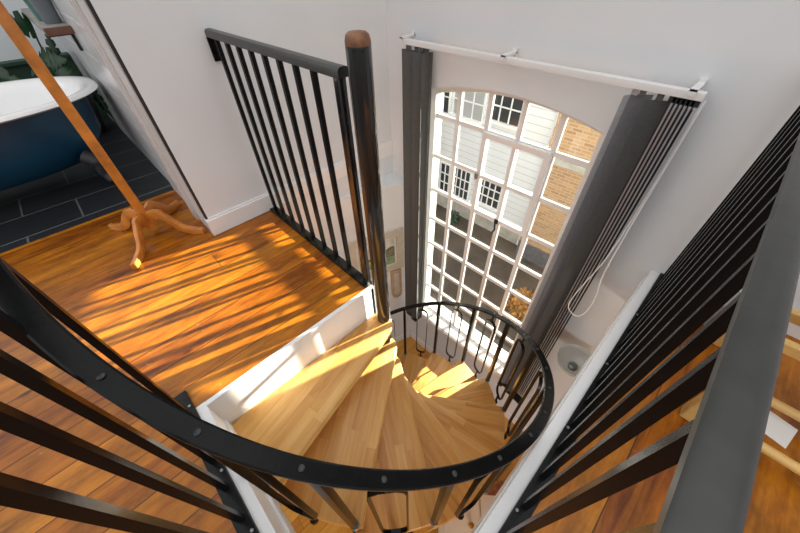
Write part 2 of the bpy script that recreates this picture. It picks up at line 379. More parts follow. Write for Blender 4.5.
# ------------------------------------------------------------------ vertical blind
bl = thing('vertical_blind', 'charcoal vertical blind drawn open to both sides of the arched window', 'window blind', (WC, YW-.087, .83))
mb = MB(); mb.box((-1.725, 1.668, .822), (-.135, 1.708, .849), .003); obj('headrail', mb, M['plastic'], bl)
mb = MB(); mb.box((-1.725, 1.672, .851), (-.135, 1.705, .853)); 
for x in (-1.70, -.98, -.175):
    mb = MB(); mb.box((x-.012, 1.66, .851), (x+.012, YW-.002, .860)); mb.box((x-.012, 1.765, .80), (x+.012, YW-.001, .872)); mb.box((x-.012, 1.660, .835), (x+.012, 1.664, .858))
    obj('bracket', mb, M['plastic'], bl)
def vane(x, y, ang, zt, zb, w=.089, lean=0., mat=None):
    mb = MB(); c, s_ = cos(ang), sin(ang); n = 6; top = []; bot = []
    def ring(z, dx):
        out = []
        for k in range(n+1):
            t = (k/n-.5); bow = .006*(1-4*t*t)
            out.append((x+dx+c*t*w-s_*bow, y+s_*t*w+c*bow, z))
        for k in range(n, -1, -1):
            t = (k/n-.5); bow = .006*(1-4*t*t)-.0012
            out.append((x+dx+c*t*w-s_*bow, y+s_*t*w+c*bow, z))
        return out
    mb.rings([ring(zt, 0), ring(zb, lean)])
    mb.box((x-.012, y-.004, zt), (x+.012, y+.004, .823))
    o = obj('vane', mb, mat or M['vane'], bl, ang=60)
    mb = MB(); mb.box((x+lean-.03*abs(c)-.004, y-.03*abs(s_)-.004, zb-.012), (x+lean+.03*abs(c)+.004, y+.03*abs(s_)+.004, zb+.012))
    obj('bottom_weight', mb, M['darkflat'], o)
ZT = .795
# left stack
vane(-1.668, 1.688, rad(12), ZT, -1.86); vane(-1.640, 1.675, rad(20), ZT, -1.88)
vane(-1.60, 1.694, rad(14), ZT, -1.80); vane(-1.550, 1.672, rad(30), ZT, -1.90); vane(-1.535, 1.694, rad(24), ZT, -1.86); vane(-1.508, 1.692, rad(84), ZT, -1.84, lean=.01)
# right stack
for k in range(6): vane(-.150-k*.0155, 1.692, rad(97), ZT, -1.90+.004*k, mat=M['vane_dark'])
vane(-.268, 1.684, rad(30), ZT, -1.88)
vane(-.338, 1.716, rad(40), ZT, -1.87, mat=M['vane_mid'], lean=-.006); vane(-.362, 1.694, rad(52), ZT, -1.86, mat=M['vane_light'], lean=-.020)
pts = [(-.128, 1.70, .82), (-.122, 1.66, .3), (-.112, 1.64, -.05), (-.085, 1.635, -.22), (-.085, 1.633, -.36), (-.115, 1.63, -.43), (-.165, 1.63, -.42), (-.19, 1.63, -.36), (-.175, 1.632, -.20), (-.140, 1.645, .05), (-.131, 1.67, .4), (-.133, 1.70, .82)]
def spline(p, n=6):
    out = []
    for i in range(len(p)-1):
        a, b_, c, d = [Vector(p[max(0, min(len(p)-1, i+j))]) for j in (-1, 0, 1, 2)]
        for k in range(n):
            t = k/n; out.append(.5*((2*b_)+(-a+c)*t+(2*a-5*b_+4*c-d)*t*t+(-a+3*b_-3*c+d)*t**3))
    out.append(Vector(p[-1])); return out
mb = MB(); mb.tube(spline(pts), .0032, 6); obj('pull_cord', mb, M['cord'], bl)

# ------------------------------------------------------------------ railings
def rail_prof(w, h):
    return [(-w/2, -h), (w/2, -h), (w/2, -h*.35), (w*.36, -h*.06), (w*.15, 0), (-w*.15, 0), (-w*.36, -h*.06), (-w/2, -h*.35)]
# back railing on the left landing
r1 = thing('railing', 'straight black balustrade on the left landing between white wall and newel', 'railing', (-1.43, .65, 0))
mb = MB(); mb.prism_axis([(.648+u, .999+v) for u, v in rail_prof(.042, .031)], XL+.004, -.915, 'X'); obj('handrail', mb, M['railgrey'], r1)
mb = MB(); mb.box((XL+.02, .622, .001), (-.93, .672, .014), .002); obj('base_rail', mb, M['black'], r1)
mb = MB(); mb.box((XL+.001, .625, .868), (XL+.012, .675, .968), .002); obj('wall_bracket', mb, M['black'], r1)
mb = MB(); mb.box((-.009, -.009, 0), (.009, .009, .957)); b0 = None
for k in range(8):
    x = -1.895+.115*k
    if b0 is None:
        for v in mb.bm.verts: v.co += Vector((x, .65, .012))
        b0 = obj('baluster', mb, M['black'], r1, (x, .65, .012))
    else: place(b0, r1, (x, .65, .012))
mb = MB(); mb.box((-.962, .638, .0015), (-.926, .662, .968), .002); obj('end_post', mb, M['newel'], r1)
# near railing (bottom left of the photo) and its corner
r2 = thing('railing', 'black balustrade on the near side of the stairwell by the curved handrail', 'railing', (-.46, -.258, 0))
mb = MB(); mb.prism_axis([(-.258+u, .975+v) for u, v in rail_prof(.042, .018)], -.985, .094, 'X'); obj('handrail', mb, M['railgrey'], r2)
mb = MB(); mb.box((-1.02, -.283, .001), (.0995, -.236, .014), .002); obj('base_rail', mb, M['black'], r2)
for x in (-.893, -.790, -.693, -.583, -.471, -.36, -.25, -.14, -.03):
    place(b0, r2, (x, -.258, .010))
for k, x in enumerate((-.94, -.64, -.42)):
    mb = MB(); mb.tube([(x, -.247, .013), (x, -.247, .018)], .005, 8); obj('screw', mb, M['bolt'], r2)
# right railing
r3 = thing('railing', 'black balustrade along the right edge of the stairwell in the foreground', 'railing', (.118, .8, 0))
mb = MB(); mb.prism_axis([(.119+u, .970+v) for u, v in rail_prof(.039, .016)], -.28, YW-.001, 'Y'); obj('handrail', mb, M['railgrey'], r3)
mb = MB(); mb.box((.100, -.283, .001), (.148, YW-.002, .014), .002); obj('base_rail', mb, M['black'], r3)
for k in range(-5, 14):
    place(b0, r3, (.120, .272+.1125*k, .0), 0)
for y in (.36, .70, 1.05, 1.40):
    mb = MB(); mb.tube([(.109, y, .013), (.109, y, .018)], .005, 8); obj('screw', mb, M['bolt'], r3)

# ------------------------------------------------------------------ spiral staircase
RISE, STEP, PHI1, RT = .2117, rad(22), rad(-75.4), .893
KR = .574
def zrail(th): return .0-KR*th
st = thing('spiral_staircase', 'spiral staircase with pale oak treads and black curved handrail winding down', 'staircase', (PX, PY, LOW))
mb = MB(); mb.lathe([(.0, LOW), (.037, LOW), (.037, 1.056), (.0365, 1.061)], 28, (QX, QY, 0)); post = obj('centre_post', mb, M['newel'], st)
mb = MB(); mb.lathe([(.0367, 1.057), (.0365, 1.068), (.033, 1.082), (.025, 1.089), (.0, 1.091)], 28, (QX, QY, 0)); obj('post_cap', mb, M['woodcap'], post)
TT = .042; HR = .082
def tread_mesh(ang):
    """one tread in its own frame (x = leading edge direction): outer arc, tangent sides, rounded tip beside the post"""
    R = Matrix.Rotation(-ang, 2); q = R @ Vector((QX-PX, QY-PY)); dr = Vector((cos(rad(-6.6)), sin(rad(-6.6))))
    hc = q+dr*.055; t0 = rad(6.1); t1 = rad(-19.3)
    def tangent(p, sgn):
        v = p-hc; d_ = v.length; a_ = math.atan2(v.y, v.x)+sgn*math.acos(HR/d_); return a_
    n = 8; outer = [Vector((RT*cos(t0+(t1-t0)*k/n), RT*sin(t0+(t1-t0)*k/n))) for k in range(n+1)]
    a1 = tangent(outer[-1], -1); a0 = tangent(outer[0], 1)
    while a0 > a1: a0 -= 2*pi
    poly = outer+[hc+HR*Vector((cos(a1+(a0-a1)*k/16), sin(a1+(a0-a1)*k/16))) for k in range(17)]
    m_ = len(poly)
    def ring(d_, z):
        out = []
        for i in range(m_):
            t = (poly[(i+1) % m_]-poly[i-1]).normalized(); out.append(Vector((poly[i].x-t.y*d_*-1, poly[i].y+t.x*d_*-1, z)))
        return out
    return MB().rings([ring(0, -TT), ring(0, -.008), ring(.002, -.003), ring(.006, 0)])
for i in range(11):
    ang = PHI1+STEP*i; mb = tread_mesh(ang); loc = Vector((PX, PY, -RISE*(i+1)))
    if i == 0:                                                    # top tread, cut straight along the landing fascia
        R0 = Matrix.Rotation(ang, 4, 'Z').inverted()
        bmesh.ops.bisect_plane(mb.bm, geom=mb.bm.verts[:]+mb.bm.edges[:]+mb.bm.faces[:], plane_co=R0 @ Vector((-.903-PX, 0, 0)), plane_no=R0 @ Vector((-1, 0, 0)), clear_outer=True)
        bmesh.ops.holes_fill(mb.bm, edges=[e for e in mb.bm.edges if e.is_boundary])
    bmesh.ops.translate(mb.bm, verts=mb.bm.verts, vec=loc)
    obj('tread', mb, M['tread'], st, loc).rotation_euler = (0, 0, ang)
# curved handrail: flat bar with softened top
def helix(th, r): return Vector((PX+r*cos(th), PY+r*sin(th), zrail(th)))
mb = MB(); rr = []; ths = [rad(-97.5)+rad(252)*k/110 for k in range(111)]; RR = .897; W = .043
for th in ths:
    er = Vector((cos(th), sin(th), 0)); tg = Vector((-sin(th)*RR, cos(th)*RR, -KR)).normalized(); nz = er.cross(tg).normalized()
    if nz.z < 0: nz = -nz
    c = helix(th, RR)
    rr.append([c+er*u+nz*v for u, v in [(-W/2, -.011), (W/2, -.011), (W/2, -.003), (W/2-.004, 0), (-W/2+.004, 0), (-W/2, -.003)]])
mb.rings(rr); hr = obj('handrail', mb, M['black'], st, ang=30)
bolt0 = None
def bolt(th):
    global bolt0
    p = helix(th, RR)+Vector((0, 0, -.001))
    if bolt0 is None:
        mb = MB(); mb.lathe([(.0075, 0), (.0075, .003), (.005, .0045), (.0, .0045)], 12, p); bolt0 = obj('bolt', mb, M['darkbolt'], hr, p)
    else: place(bolt0, hr, p)
bal0 = loop0 = None
RB = .888
for i in range(11):
    th = PHI1+STEP*i+rad(4.2); z = -RISE*(i+1); p = Vector((PX+RB*cos(th), PY+RB*sin(th), z)); h = zrail(th)-.014-z
    if bal0 is None:
        mb = MB(); mb.box((-.0125, -.0125, -.004), (.0125, .0125, h), .0015); bmesh.ops.rotate(mb.bm, verts=mb.bm.verts, matrix=Matrix.Rotation(th, 3, 'Z'))
        for v in mb.bm.verts: v.co += p
        bal0 = obj('baluster', mb, M['black'], st, p); thb = th; h0 = h
        mb = MB(); mb.lathe([(.0, 0), (.019, 0), (.019, .008), (.016, .012), (.0, .012)], 14, p); foot0 = obj('foot_washer', mb, M['bolt'], bal0, p)
    else:
        c = place(bal0, st, p, th-thb); c.scale.z = h/h0
        f = foot0.copy(); COL.objects.link(f); f.parent = c
    bolt(th)
    # loop baluster at the middle of the tread edge
    tm = th-rad(11.5); RLp = RR
    p = Vector((PX+RLp*cos(tm), PY+RLp*sin(tm), z)); H = zrail(tm)-.008-z
    if i == 0: continue
    if loop0 is None:
        hw = .052
        pts = [(0, -hw, .17), (0, -hw, H-.16), (0, -hw+.008, H-.115), (0, -hw+.03, H-.095), (0, hw-.03, H-.095), (0, hw-.008, H-.115), (0, hw, H-.16), (0, hw, .17), (0, hw-.008, .125), (0, hw-.03, .105), (0, -hw+.03, .105), (0, -hw+.008, .125)]
        mb = MB(); np_ = len(pts); oo = []
        for q in range(np_):
            a_, b_, c_ = (Vector(pts[(q+j) % np_]) for j in (-1, 0, 1)); t_ = ((b_-a_).normalized()+(c_-b_).normalized()).normalized(); nv = Vector((0, -t_.z, t_.y))
            oo.append([b_+nv*u+Vector((v, 0, 0)) for u, v in ((-.003, -.009), (.003, -.009), (.003, .009), (-.003, .009))])
        mb.rings(oo, closed=True)
        mb.tube([(0, 0, H-.10), (0, 0, H+.002)], .009, 8); mb.tube([(0, 0, .11), (0, 0, -.035)], .009, 8)
        mb.lathe([(.0, -.045), (.016, -.043), (.019, -.03), (.016, -.014), (.0, -.012)], 14)
        mb.tube([(0, 0, -.028), (-.03, 0, -.028)], .008, 8)
        bmesh.ops.rotate(mb.bm, verts=mb.bm.verts, matrix=Matrix.Rotation(tm, 3, 'Z'))
        for v in mb.bm.verts: v.co += p
        loop0 = obj('loop_baluster', mb, M['black'], st, p); tml = tm; H0 = H
    else: place(loop0, st, p, tm-tml).scale.z = H/H0
    bolt(tm)

# ------------------------------------------------------------------ coat stand
cx, cy = -2.235, -.005
cs = thing('coat_stand', 'orange pine coat stand with curved feet by the bathroom doorway', 'coat stand', (cx, cy, 0))
mb = MB(); mb.box((cx-.024, cy-.024, .025), (cx+.024, cy+.024, 1.55), .006); obj('pole', mb, M['pine'], cs)
mb = MB(); mb.lathe([(.0, 1.55), (.03, 1.555), (.035, 1.58), (.02, 1.61), (.0, 1.62)], 16, (cx, cy, 0)); obj('finial', mb, M['pine'], cs)
for k, (fx, fy) in enumerate([(-1.955, -.19), (-2.005, .215), (-2.48, -.19), (-2.46, .205)]):
    d = Vector((fx-cx, fy-cy, 0)); L_ = d.length; d.normalize()
    prof = [(.015, .105), (.06, .135), (.10, .135), (.135, .105), (.165, .065), (.20, .035), (.25, .02), (L_, .018)]
    pts = spline([Vector((cx, cy, 0))+d*u+Vector((0, 0, v)) for u, v in prof], 4)
    n = len(pts); rad_ = [.038-.014*abs(2*i/(n-1)-.75) for i in range(n)]
    mb = MB(); out = []
    side = Vector((-d.y, d.x, 0))
    for i, p in enumerate(pts):
        t = (pts[min(i+1, n-1)]-pts[max(i-1, 0)]).normalized(); nrm = t.cross(side)
        w = .034 if i < n*.3 else .026; w = w if i > n*.12 else .042
        if i > n-4: w *= .8
        out.append([p+side*a*.013+nrm*b_*w for a, b_ in [(-1, -.75), (-.7, -1), (.7, -1), (1, -.75), (1, .75), (.7, 1), (-.7, 1), (-1, .75)]])
    for r_ in out:
        for q in r_: q.z = max(q.z, .001)
    mb.rings(out); obj('leg', mb, M['pine'], cs)
for k in range(4):
    a = pi/4+k*pi/2; p = Vector((cx, cy, 1.45)); d = Vector((cos(a), sin(a), 0))
    mb = MB(); mb.tube(spline([p+d*.02, p+d*.09+Vector((0, 0, .02)), p+d*.15+Vector((0, 0, .07)), p+d*.15+Vector((0, 0, .12))]), .011, 8); obj('hook', mb, M['pine'], cs)

# ------------------------------------------------------------------ bathroom
bx, by = -3.50, -.62; hx, hy = .54, .86
bt = thing('bathtub', 'freestanding roll-top bath, white inside and deep blue outside', 'bathtub', (bx, by, 0))
def sup(rx, ry, z, n=56, e=2.35):
    out = []
    for k in range(n):
        a = 2*pi*k/n; c, s_ = cos(a), sin(a)
        out.append(Vector((bx+rx*math.copysign(abs(c)**(2/e), c), by+ry*math.copysign(abs(s_)**(2/e), s_), z)))
    return out
mb = MB(); mb.rings([sup(.30, .58, .155), sup(.36, .66, .20), sup(.41, .73, .32), sup(.435, .755, .50), sup(.44, .76, .572)], cap=False); obj('outer_shell', mb, M['bath_blue'], bt, ang=70)
mb = MB(); mb.rings([sup(.43, .75, .566), sup(hx-.02, hy-.02, .566), sup(hx, hy, .578), sup(hx-.01, hy-.01, .594), sup(hx-.05, hy-.05, .598), sup(hx-.10, hy-.10, .584), sup(.41, .72, .53), sup(.37, .66, .35), sup(.30, .56, .21), sup(.2, .4, .19)], cap=False)
mb.bm.faces.new([v for v in mb.bm.verts][-56:]); obj('basin', mb, M['bath_white'], bt, ang=70)
for sx, sy in ((1, 1), (-1, 1), (1, -1), (-1, -1)):
    p = Vector((bx+sx*.30, by+sy*.52, 0)); d = Vector((sx*.5, sy*.6, 0)).normalized()
    mb = MB(); mb.tube(spline([p+Vector((0, 0, .22)), p+d*.06+Vector((0, 0, .17)), p+d*.05+Vector((0, 0, .09)), p+d*.085+Vector((0, 0, .03))]), [.05]*4+[.045]*3+[.034]*6+[.03]*3+[.034]*2+[.036], 10)
    for a in (-.5, 0, .5):
        e = Vector((d.x*cos(a)-d.y*sin(a), d.x*sin(a)+d.y*cos(a), 0)); q = p+d*.085
        mb.tube([q+Vector((0, 0, .035)), q+e*.035+Vector((0, 0, .03)), q+e*.055+Vector((0, 0, .010))], [.016, .015, .009], 8)
    obj('claw_foot', mb, M['soil_pot'], bt)

def leaf(base, tip, width, name='leaf', parent=None, up=(0, 0, 1), notches=4, droop=.12, seed=0, mat=None):
    """broad split leaf: outline with notches, folded along its midrib"""
    base, tip = Vector(base), Vector(tip); ax = tip-base; L_ = ax.length; ax.normalize()
    side = ax.cross(Vector(up)); side = side.normalized() if side.length > 1e-3 else Vector((1, 0, 0)); nrm = side.cross(ax)
    mb = MB(); bm = mb.bm; rnd = random.Random(seed); N = 26; mid = []; ed = {1: [], -1: []}
    for k in range(N+1):
        t = k/N; w = width*(.5*math.sin(pi*min(1, t*1.02+.0)**.62)+.04)
        ph = (t*notches) % 1
        cut = 1. if t < .12 or t > .93 else (1.-.5*(1 if ph > .80 else 0))
        bend = -droop*L_*t*t
        mid.append(bm.verts.new(base+ax*t*L_+nrm*bend))
        for s_ in (1, -1):
            back = -.10*L_*(1-t) if t < .2 else .0
            ed[s_].append(bm.verts.new(base+ax*(t*L_+back+(.04*L_ if cut == 1 else 0))+side*s_*w*cut+nrm*(bend+.16*w-rnd.random()*.02*L_)))
    for k in range(N):
        for s_ in (1, -1):
            try: bm.faces.new((mid[k], mid[k+1], ed[s_][k+1], ed[s_][k]))
            except ValueError: pass
    o = obj(name, mb, mat or M['leaf'], parent, ang=50)
    so = o.modifiers.new('thick', 'SOLIDIFY'); so.thickness = .002
    return o
def potplant(loc, label, leaves, potr, poth, potm):
    t = thing('monstera_plant', label, 'plant', loc); x, y, z = loc
    mb = MB(); mb.lathe([(potr*.7, z), (potr*.95, z+poth*.6), (potr, z+poth), (potr*.9, z+poth), (potr*.86, z+poth*.85), (.0, z+poth*.85)], 20, (x, y, 0)); obj('pot', mb, potm, t)
    for k, (b_, tp, w, n) in enumerate(leaves):
        b_ = Vector(b_); mb = MB(); s0 = Vector((x, y, z+poth*.8))
        mb.tube(spline([s0, s0*.45+b_*.55+Vector((0, 0, .10)), b_], 8), .006, 6); obj('stem', mb, M['stem'], t)
        leaf(b_, tp, w, 'leaf', t, up=(1, -.15, .6), notches=n, seed=k)
    return t
potplant((-4.45, .05, 0), 'dark monstera plant with split leaves beyond the far end of the bath', [
    ((-4.20, .11, .86), (-4.12, .00, .93), .17, 3), ((-4.25, .03, .62), (-4.12, .17, .66), .20, 5), ((-4.18, .05, .56), (-4.00, .20, .52), .20, 4),
    ((-4.25, .12, .56), (-4.22, .17, .84), .08, 5), ((-4.3, .10, .58), (-4.10, -.06, .60), .17, 4), ((-4.1, .12, .60), (-3.98, .16, .44), .15, 4), ((-3.78, .205, .50), (-3.70, .215, .29), .055, 4)], .16, .34, M['soil_pot'])
potplant((-4.5, -.60, 0), 'monstera plant at the left edge with leaves over the bath rim', [
    ((-4.32, -.40, .62), (-4.02, -.18, .58), .20, 4), ((-4.3, -.5, .70), (-3.98, -.34, .66), .22, 4)], .16, .32, M['grey_pot'])
# shelf with pots
sh = thing('wall_shelf', 'brown wooden shelf with plant pots high on the bathroom wall', 'shelf', (-3.7, .22, .9))
mb = MB(); mb.box((-4.7, .125, .905), (-3.205, .262, .945), .003); obj('board', mb, M['greyshelf'], sh)
mb = MB(); mb.box((-3.2049, .125, .905), (-3.190, .262, .945), .002); obj('end_grain', mb, M['brownwood'], sh)
for x in (-3.32, -4.4):
    mb = MB(); mb.box((x-.015, .14, .888), (x+.015, .262, .9045)); mb.box((x-.015, .246, .80), (x+.015, .262, .889)); obj('bracket', mb, M['darkflat'], sh)
for nm, x, y, r0, h, mt, lb in (('plant_pot', -3.40, .205, .058, .17, 'grey_pot', 'grey plant pot at the near end of the brown shelf'), ('plant_pot', -3.62, .195, .062, .13, 'teal_pot', 'teal glazed plant pot on the brown shelf behind the grey pot')):
    t = thing(nm, lb, 'plant pot', (x, y, .945))
    mb = MB(); mb.lathe([(.0, .946), (r0*.75, .946), (r0, .946+h), (r0*.9, .946+h), (r0*.8, .96), (0, .96)], 24, (x, y, 0)); obj('pot_body', mb, M[mt], t)
    mb = MB(); mb.lathe([(r0*.98, .946+h*.86), (r0*1.06, .946+h*.88), (r0*1.08, .946+h), (r0*.95, .946+h)], 24, (x, y, 0)); obj('pot_rim', mb, M[mt], t)

# ------------------------------------------------------------------ picture, plaque and lamp downstairs
d = Vector((.23, .627, 0)).normalized(); n_ = Vector((d.y, -d.x, 0)); P0 = Vector((XL, 1.15, 0))
def onwall(u, z, off=0.): return P0+d*u+n_*off+Vector((0, 0, z))
def slab(mb, u0, u1, z0, z1, o0, o1):
    return mb.rings([[onwall(u0, z0, o), onwall(u1, z0, o), onwall(u1, z1, o), onwall(u0, z1, o)] for o in (o0, o1)])
pc = thing('framed_picture', 'landscape painting in a wide cream frame on the white corner wall below', 'picture', onwall(.3, -.9, .002))
mb = MB(); u0, u1, z0, z1, w = .015, .575, -1.15, -.635, .075
slab(mb, u0, u0+w, z0, z1, .002, .026); slab(mb, u1-w, u1, z0, z1, .002, .026); slab(mb, u0+w, u1-w, z0, z0+w, .002, .026); slab(mb, u0+w, u1-w, z1-w, z1, .002, .026)
obj('frame', mb, M['frame_cream'], pc)
obj('mount', slab(MB(), u0+w, u1-w, z0+w, z1-w, .003, .012), M['mount'], pc)
a0, a1, c0, c1 = u0+w+.02, u1-w-.02, z0+w+.02, z1-w-.02
cv = obj('canvas', slab(MB(), a0, a1, c0, c1, .0125, .0145), M['paint_sky'], pc)
hill = [(0, .36), (.15, .50), (.3, .42), (.45, .40), (.6, .46), (.75, .62), (.9, .72), (1, .68), (1, .30), (0, .30)]
def patch(poly, o0, o1):
    return MB().rings([[onwall(a0+(a1-a0)*u, c0+(c1-c0)*v, o) for u, v in poly] for o in (o0, o1)])
obj('painted_hill', patch(hill, .0146, .0152), M['paint_hill'], cv)
obj('painted_field', patch([(0, 0), (1, 0), (1, .32), (.6, .30), (0, .34)], .0153, .0157), M['paint_green'], cv)
obj('painted_strip', patch([(0, .30), (.3, .36), (.62, .34), (.64, .28), (.3, .27), (0, .22)], .0158, .0161), M['paint_yellow'], cv)
pq = thing('wall_plaque', 'narrow tan wooden plaque with rounded foot below the framed landscape', 'plaque', onwall(.49, -1.4, .002))
poly = [(.425, -1.175), (.545, -1.175), (.55, -1.55), (.535, -1.60), (.49, -1.62), (.445, -1.60), (.43, -1.55)]
obj('board', MB().rings([[onwall(u, z, o) for u, z in poly] for o in (.002, .02)]), M['tan'], pq)
poly = [(.455, -1.22), (.515, -1.22), (.52, -1.53), (.49, -1.57), (.46, -1.53)]
obj('inset', MB().rings([[onwall(u, z, o) for u, z in poly] for o in (.0201, .024)]), M['frame_cream'], pq)
sw = thing('wall_switch', 'small white round switch low on the white corner wall', 'switch', onwall(.50, -1.9, .002))
mb = MB(); mb.tube([onwall(.5, -1.9, .002), onwall(.5, -1.9, .012)], .022, 16); obj('plate', mb, M['plastic'], sw)
mb = MB(); mb.tube([onwall(.5, -1.9, .012), onwall(.5, -1.9, .018)], .009, 12); obj('button', mb, M['brass'], sw)

lx, ly, lz = .025, 1.60, -.80
lp = thing('wall_uplighter', 'frosted pale glass bowl uplighter on the wall under the right fascia', 'lamp', (lx, YW, lz))
mb = MB(); mb.lathe([(.0, lz-.075), (.04, lz-.072), (.085, lz-.045), (.118, lz), (.128, lz+.03), (.124, lz+.03), (.112, lz+.0), (.08, lz-.037), (.035, lz-.06), (.0, lz-.062)], 32, (lx, ly, 0)); obj('glass_bowl', mb, M['frosted'], lp, ang=60)
mb = MB(); mb.tube([(lx, YW-.002, lz-.10), (lx, ly+.06, lz-.10), (lx, ly, lz-.076)], .009, 8); mb.tube([(lx, YW-.002, lz-.10), (lx, YW-.02, lz-.10)], .035, 16); obj('wall_arm', mb, M['bolt'], lp)
mb = MB(); mb.lathe([(.0, lz-.06), (.03, lz-.058), (.032, lz-.04), (.016, lz-.03), (.012, lz-.012), (.0, lz-.01)], 16, (lx, ly, 0)); obj('bulb_holder', mb, M['bolt'], lp)

# ------------------------------------------------------------------ things under the stair opening on the lower floor
zc = -1.62
cb = thing('cabinet', 'cream painted cabinet with small brass knob under the near right corner', 'cabinet', (.06, .55, LOW))
cang = rad(40)
def rb(mb, u0, u1, v0, v1, z0, z1, bev=.004, o=(.075, .585)):
    """box in the cabinet's turned frame"""
    k = len(mb.bm.verts); mb.box((u0, v0, z0), (u1, v1, z1), bev); mb.bm.verts.ensure_lookup_table()
    R = Matrix.Rotation(cang, 4, 'Z')
    for v in mb.bm.verts[k:]: v.co = R @ v.co+Vector((o[0], o[1], 0))
    return mb
obj('body', rb(MB(), -.20, .20, -.18, .14, LOW, zc-.02), M['cream'], cb)
lid = obj('lid', rb(rb(MB(), -.21, .034, -.19, .15, zc-.02, zc), .044, .21, -.19, .15, zc-.02, zc), M['cream'], cb)
kp = Matrix.Rotation(cang, 4, 'Z') @ Vector((-.03, -.04, 0))+Vector((.075, .585, zc))
mb = MB(); mb.lathe([(.0, 0), (.018, 0), (.018, .003), (.008, .006), (.008, .015), (.017, .022), (.016, .03), (.0, .034)], 16, kp); obj('knob', mb, M['brass'], lid)
for k in range(7):
    x = .10+.083*(k % 3)+.04*(k//3); y = 1.02; z = LOW+.040+.080*(k//3)
    if k == 6: x = .215
    t = thing('firewood_log', ['brown firewood log at the front of the bottom row under the right fascia', 'second brown log of the bottom row in the firewood pile', 'third brown log of the bottom row in the firewood pile', 'left log of the second row in the firewood pile', 'middle log of the second row in the firewood pile', 'right log of the second row in the firewood pile', 'topmost log on the firewood pile under the right fascia'][k], 'log', (x, y, z), 'firewood logs under the right edge')
    a = rad(80); dv = Vector((cos(a), sin(a), .0))*.17; c = Vector((x, y, z)); R_ = .036
    mb = MB(); mb.tube([c-dv, c-dv*.4+Vector((.004, 0, .003)), c+dv*.3, c+dv], [R_, R_*1.05, R_, R_*.95], 12); obj('bark', mb, M['log_bark'], t)
    for s_ in (-1, 1):
        mb = MB(); mb.tube([c+dv*s_, c+dv*s_*1.008], R_*.93, 12); obj('cut_end', mb, M['log_end'], t)
for u, v in ((-.17, .11), (-.02, .11), (-.10, .06), (.17, .11), (.09, .0)):
    q = Matrix.Rotation(cang, 4, 'Z') @ Vector((u, v, 0))+Vector((.075, .585, zc)); mb = MB(); mb.tube([q, q+Vector((0, 0, .002))], .0065, 8); obj('stud', mb, M['darkflat'], lid)
# dark mat on the lower floor
o = obj('door_mat', MB().box((-.66, -.10, LOW+.001), (-.24, .50, LOW+.014), .004), M['rug'], None, (-.33, .2, LOW)); tag(o, 'black mat lying on the lower floor beneath the oak treads', 'mat')

# ------------------------------------------------------------------ right floor: pine rack, paper, box
pr = thing('pine_bed_frame', 'pale pine slatted bed frame on the floor right of the foreground handrail', 'bed', (.42, 1.2, 0))
def pbar(name, p, q, w, d_, hint=(0, 0, 1)):
    mb = MB(); mb.bar(p, q, w, d_, hint); o = obj(name, mb, M['pale_pine'], pr); bv = o.modifiers.new('bevel', 'BEVEL'); bv.width = .004; bv.segments = 2; return o
pbar('leg', (.40, 1.06, .001), (.40, 1.06, .34), .05, .05, (1, 0, 0)); pbar('leg', (.40, 1.50, .001), (.40, 1.50, .34), .05, .05, (1, 0, 0))
pbar('leg', (1.6, 1.06, .001), (1.6, 1.06, .34), .05, .05, (1, 0, 0)); pbar('leg', (1.6, 1.50, .001), (1.6, 1.50, .34), .05, .05, (1, 0, 0))
mb = MB(); mb.tube([(.425, 1.275, .06), (1.58, 1.275, .06)], .017, 12); obj('stretcher', mb, M['pale_pine'], pr)
mb = MB(); mb.tube([(.425, 1.065, .06), (1.58, 1.065, .06)], .017, 12); obj('stretcher', mb, M['pale_pine'], pr)
pbar('end_rail', (.40, 1.03, .33), (.40, 1.53, .33), .045, .035); pbar('end_rail', (1.6, 1.03, .33), (1.6, 1.53, .33), .045, .035)
pbar('side_rail', (.42, 1.25, .32), (1.58, 1.25, .32), .04, .03); pbar('side_rail', (.42, 1.42, .32), (1.58, 1.42, .32), .04, .03)
t = thing('paper_sheet', 'white sheet of paper lying on the floorboards under the pine bed frame', 'paper', (.62, 1.22, 0))
mb = MB(); R = Matrix.Rotation(rad(-12), 4, 'Z'); mb.box((-.075, -.055, .0005), (.075, .055, .0022))
for v in mb.bm.verts: v.co = R @ v.co+Vector((.60, 1.235, 0))
obj('sheet', mb, M['paper'], t)
t = thing('cushion', 'white cushion with a black ring motif on the pine bed frame', 'cushion', (.62, 1.335, .345))
mb = MB(); mb.box((.48, 1.262, .342), (.95, 1.405, .40), .02); obj('cover', mb, M['paper'], t)
mb = MB(); mb.tube([(.55+.045*cos(a), 1.325+.03*sin(a), .4015) for a in [2*pi*k/24 for k in range(24)]], .006, 6, closed=True); obj('ring_motif', mb, M['darkflat'], t)
t = thing('storage_box', 'grey fabric storage box with pale lid against the wall behind the right balusters', 'box', (.36, 1.67, 0))
obj('body', MB().box((.27, 1.56, .001), (.43, 1.75, .14), .006), M['greybox'], t); obj('lid', MB().box((.262, 1.70, .1405), (.438, 1.757, .16), .004), M['paper'], t)

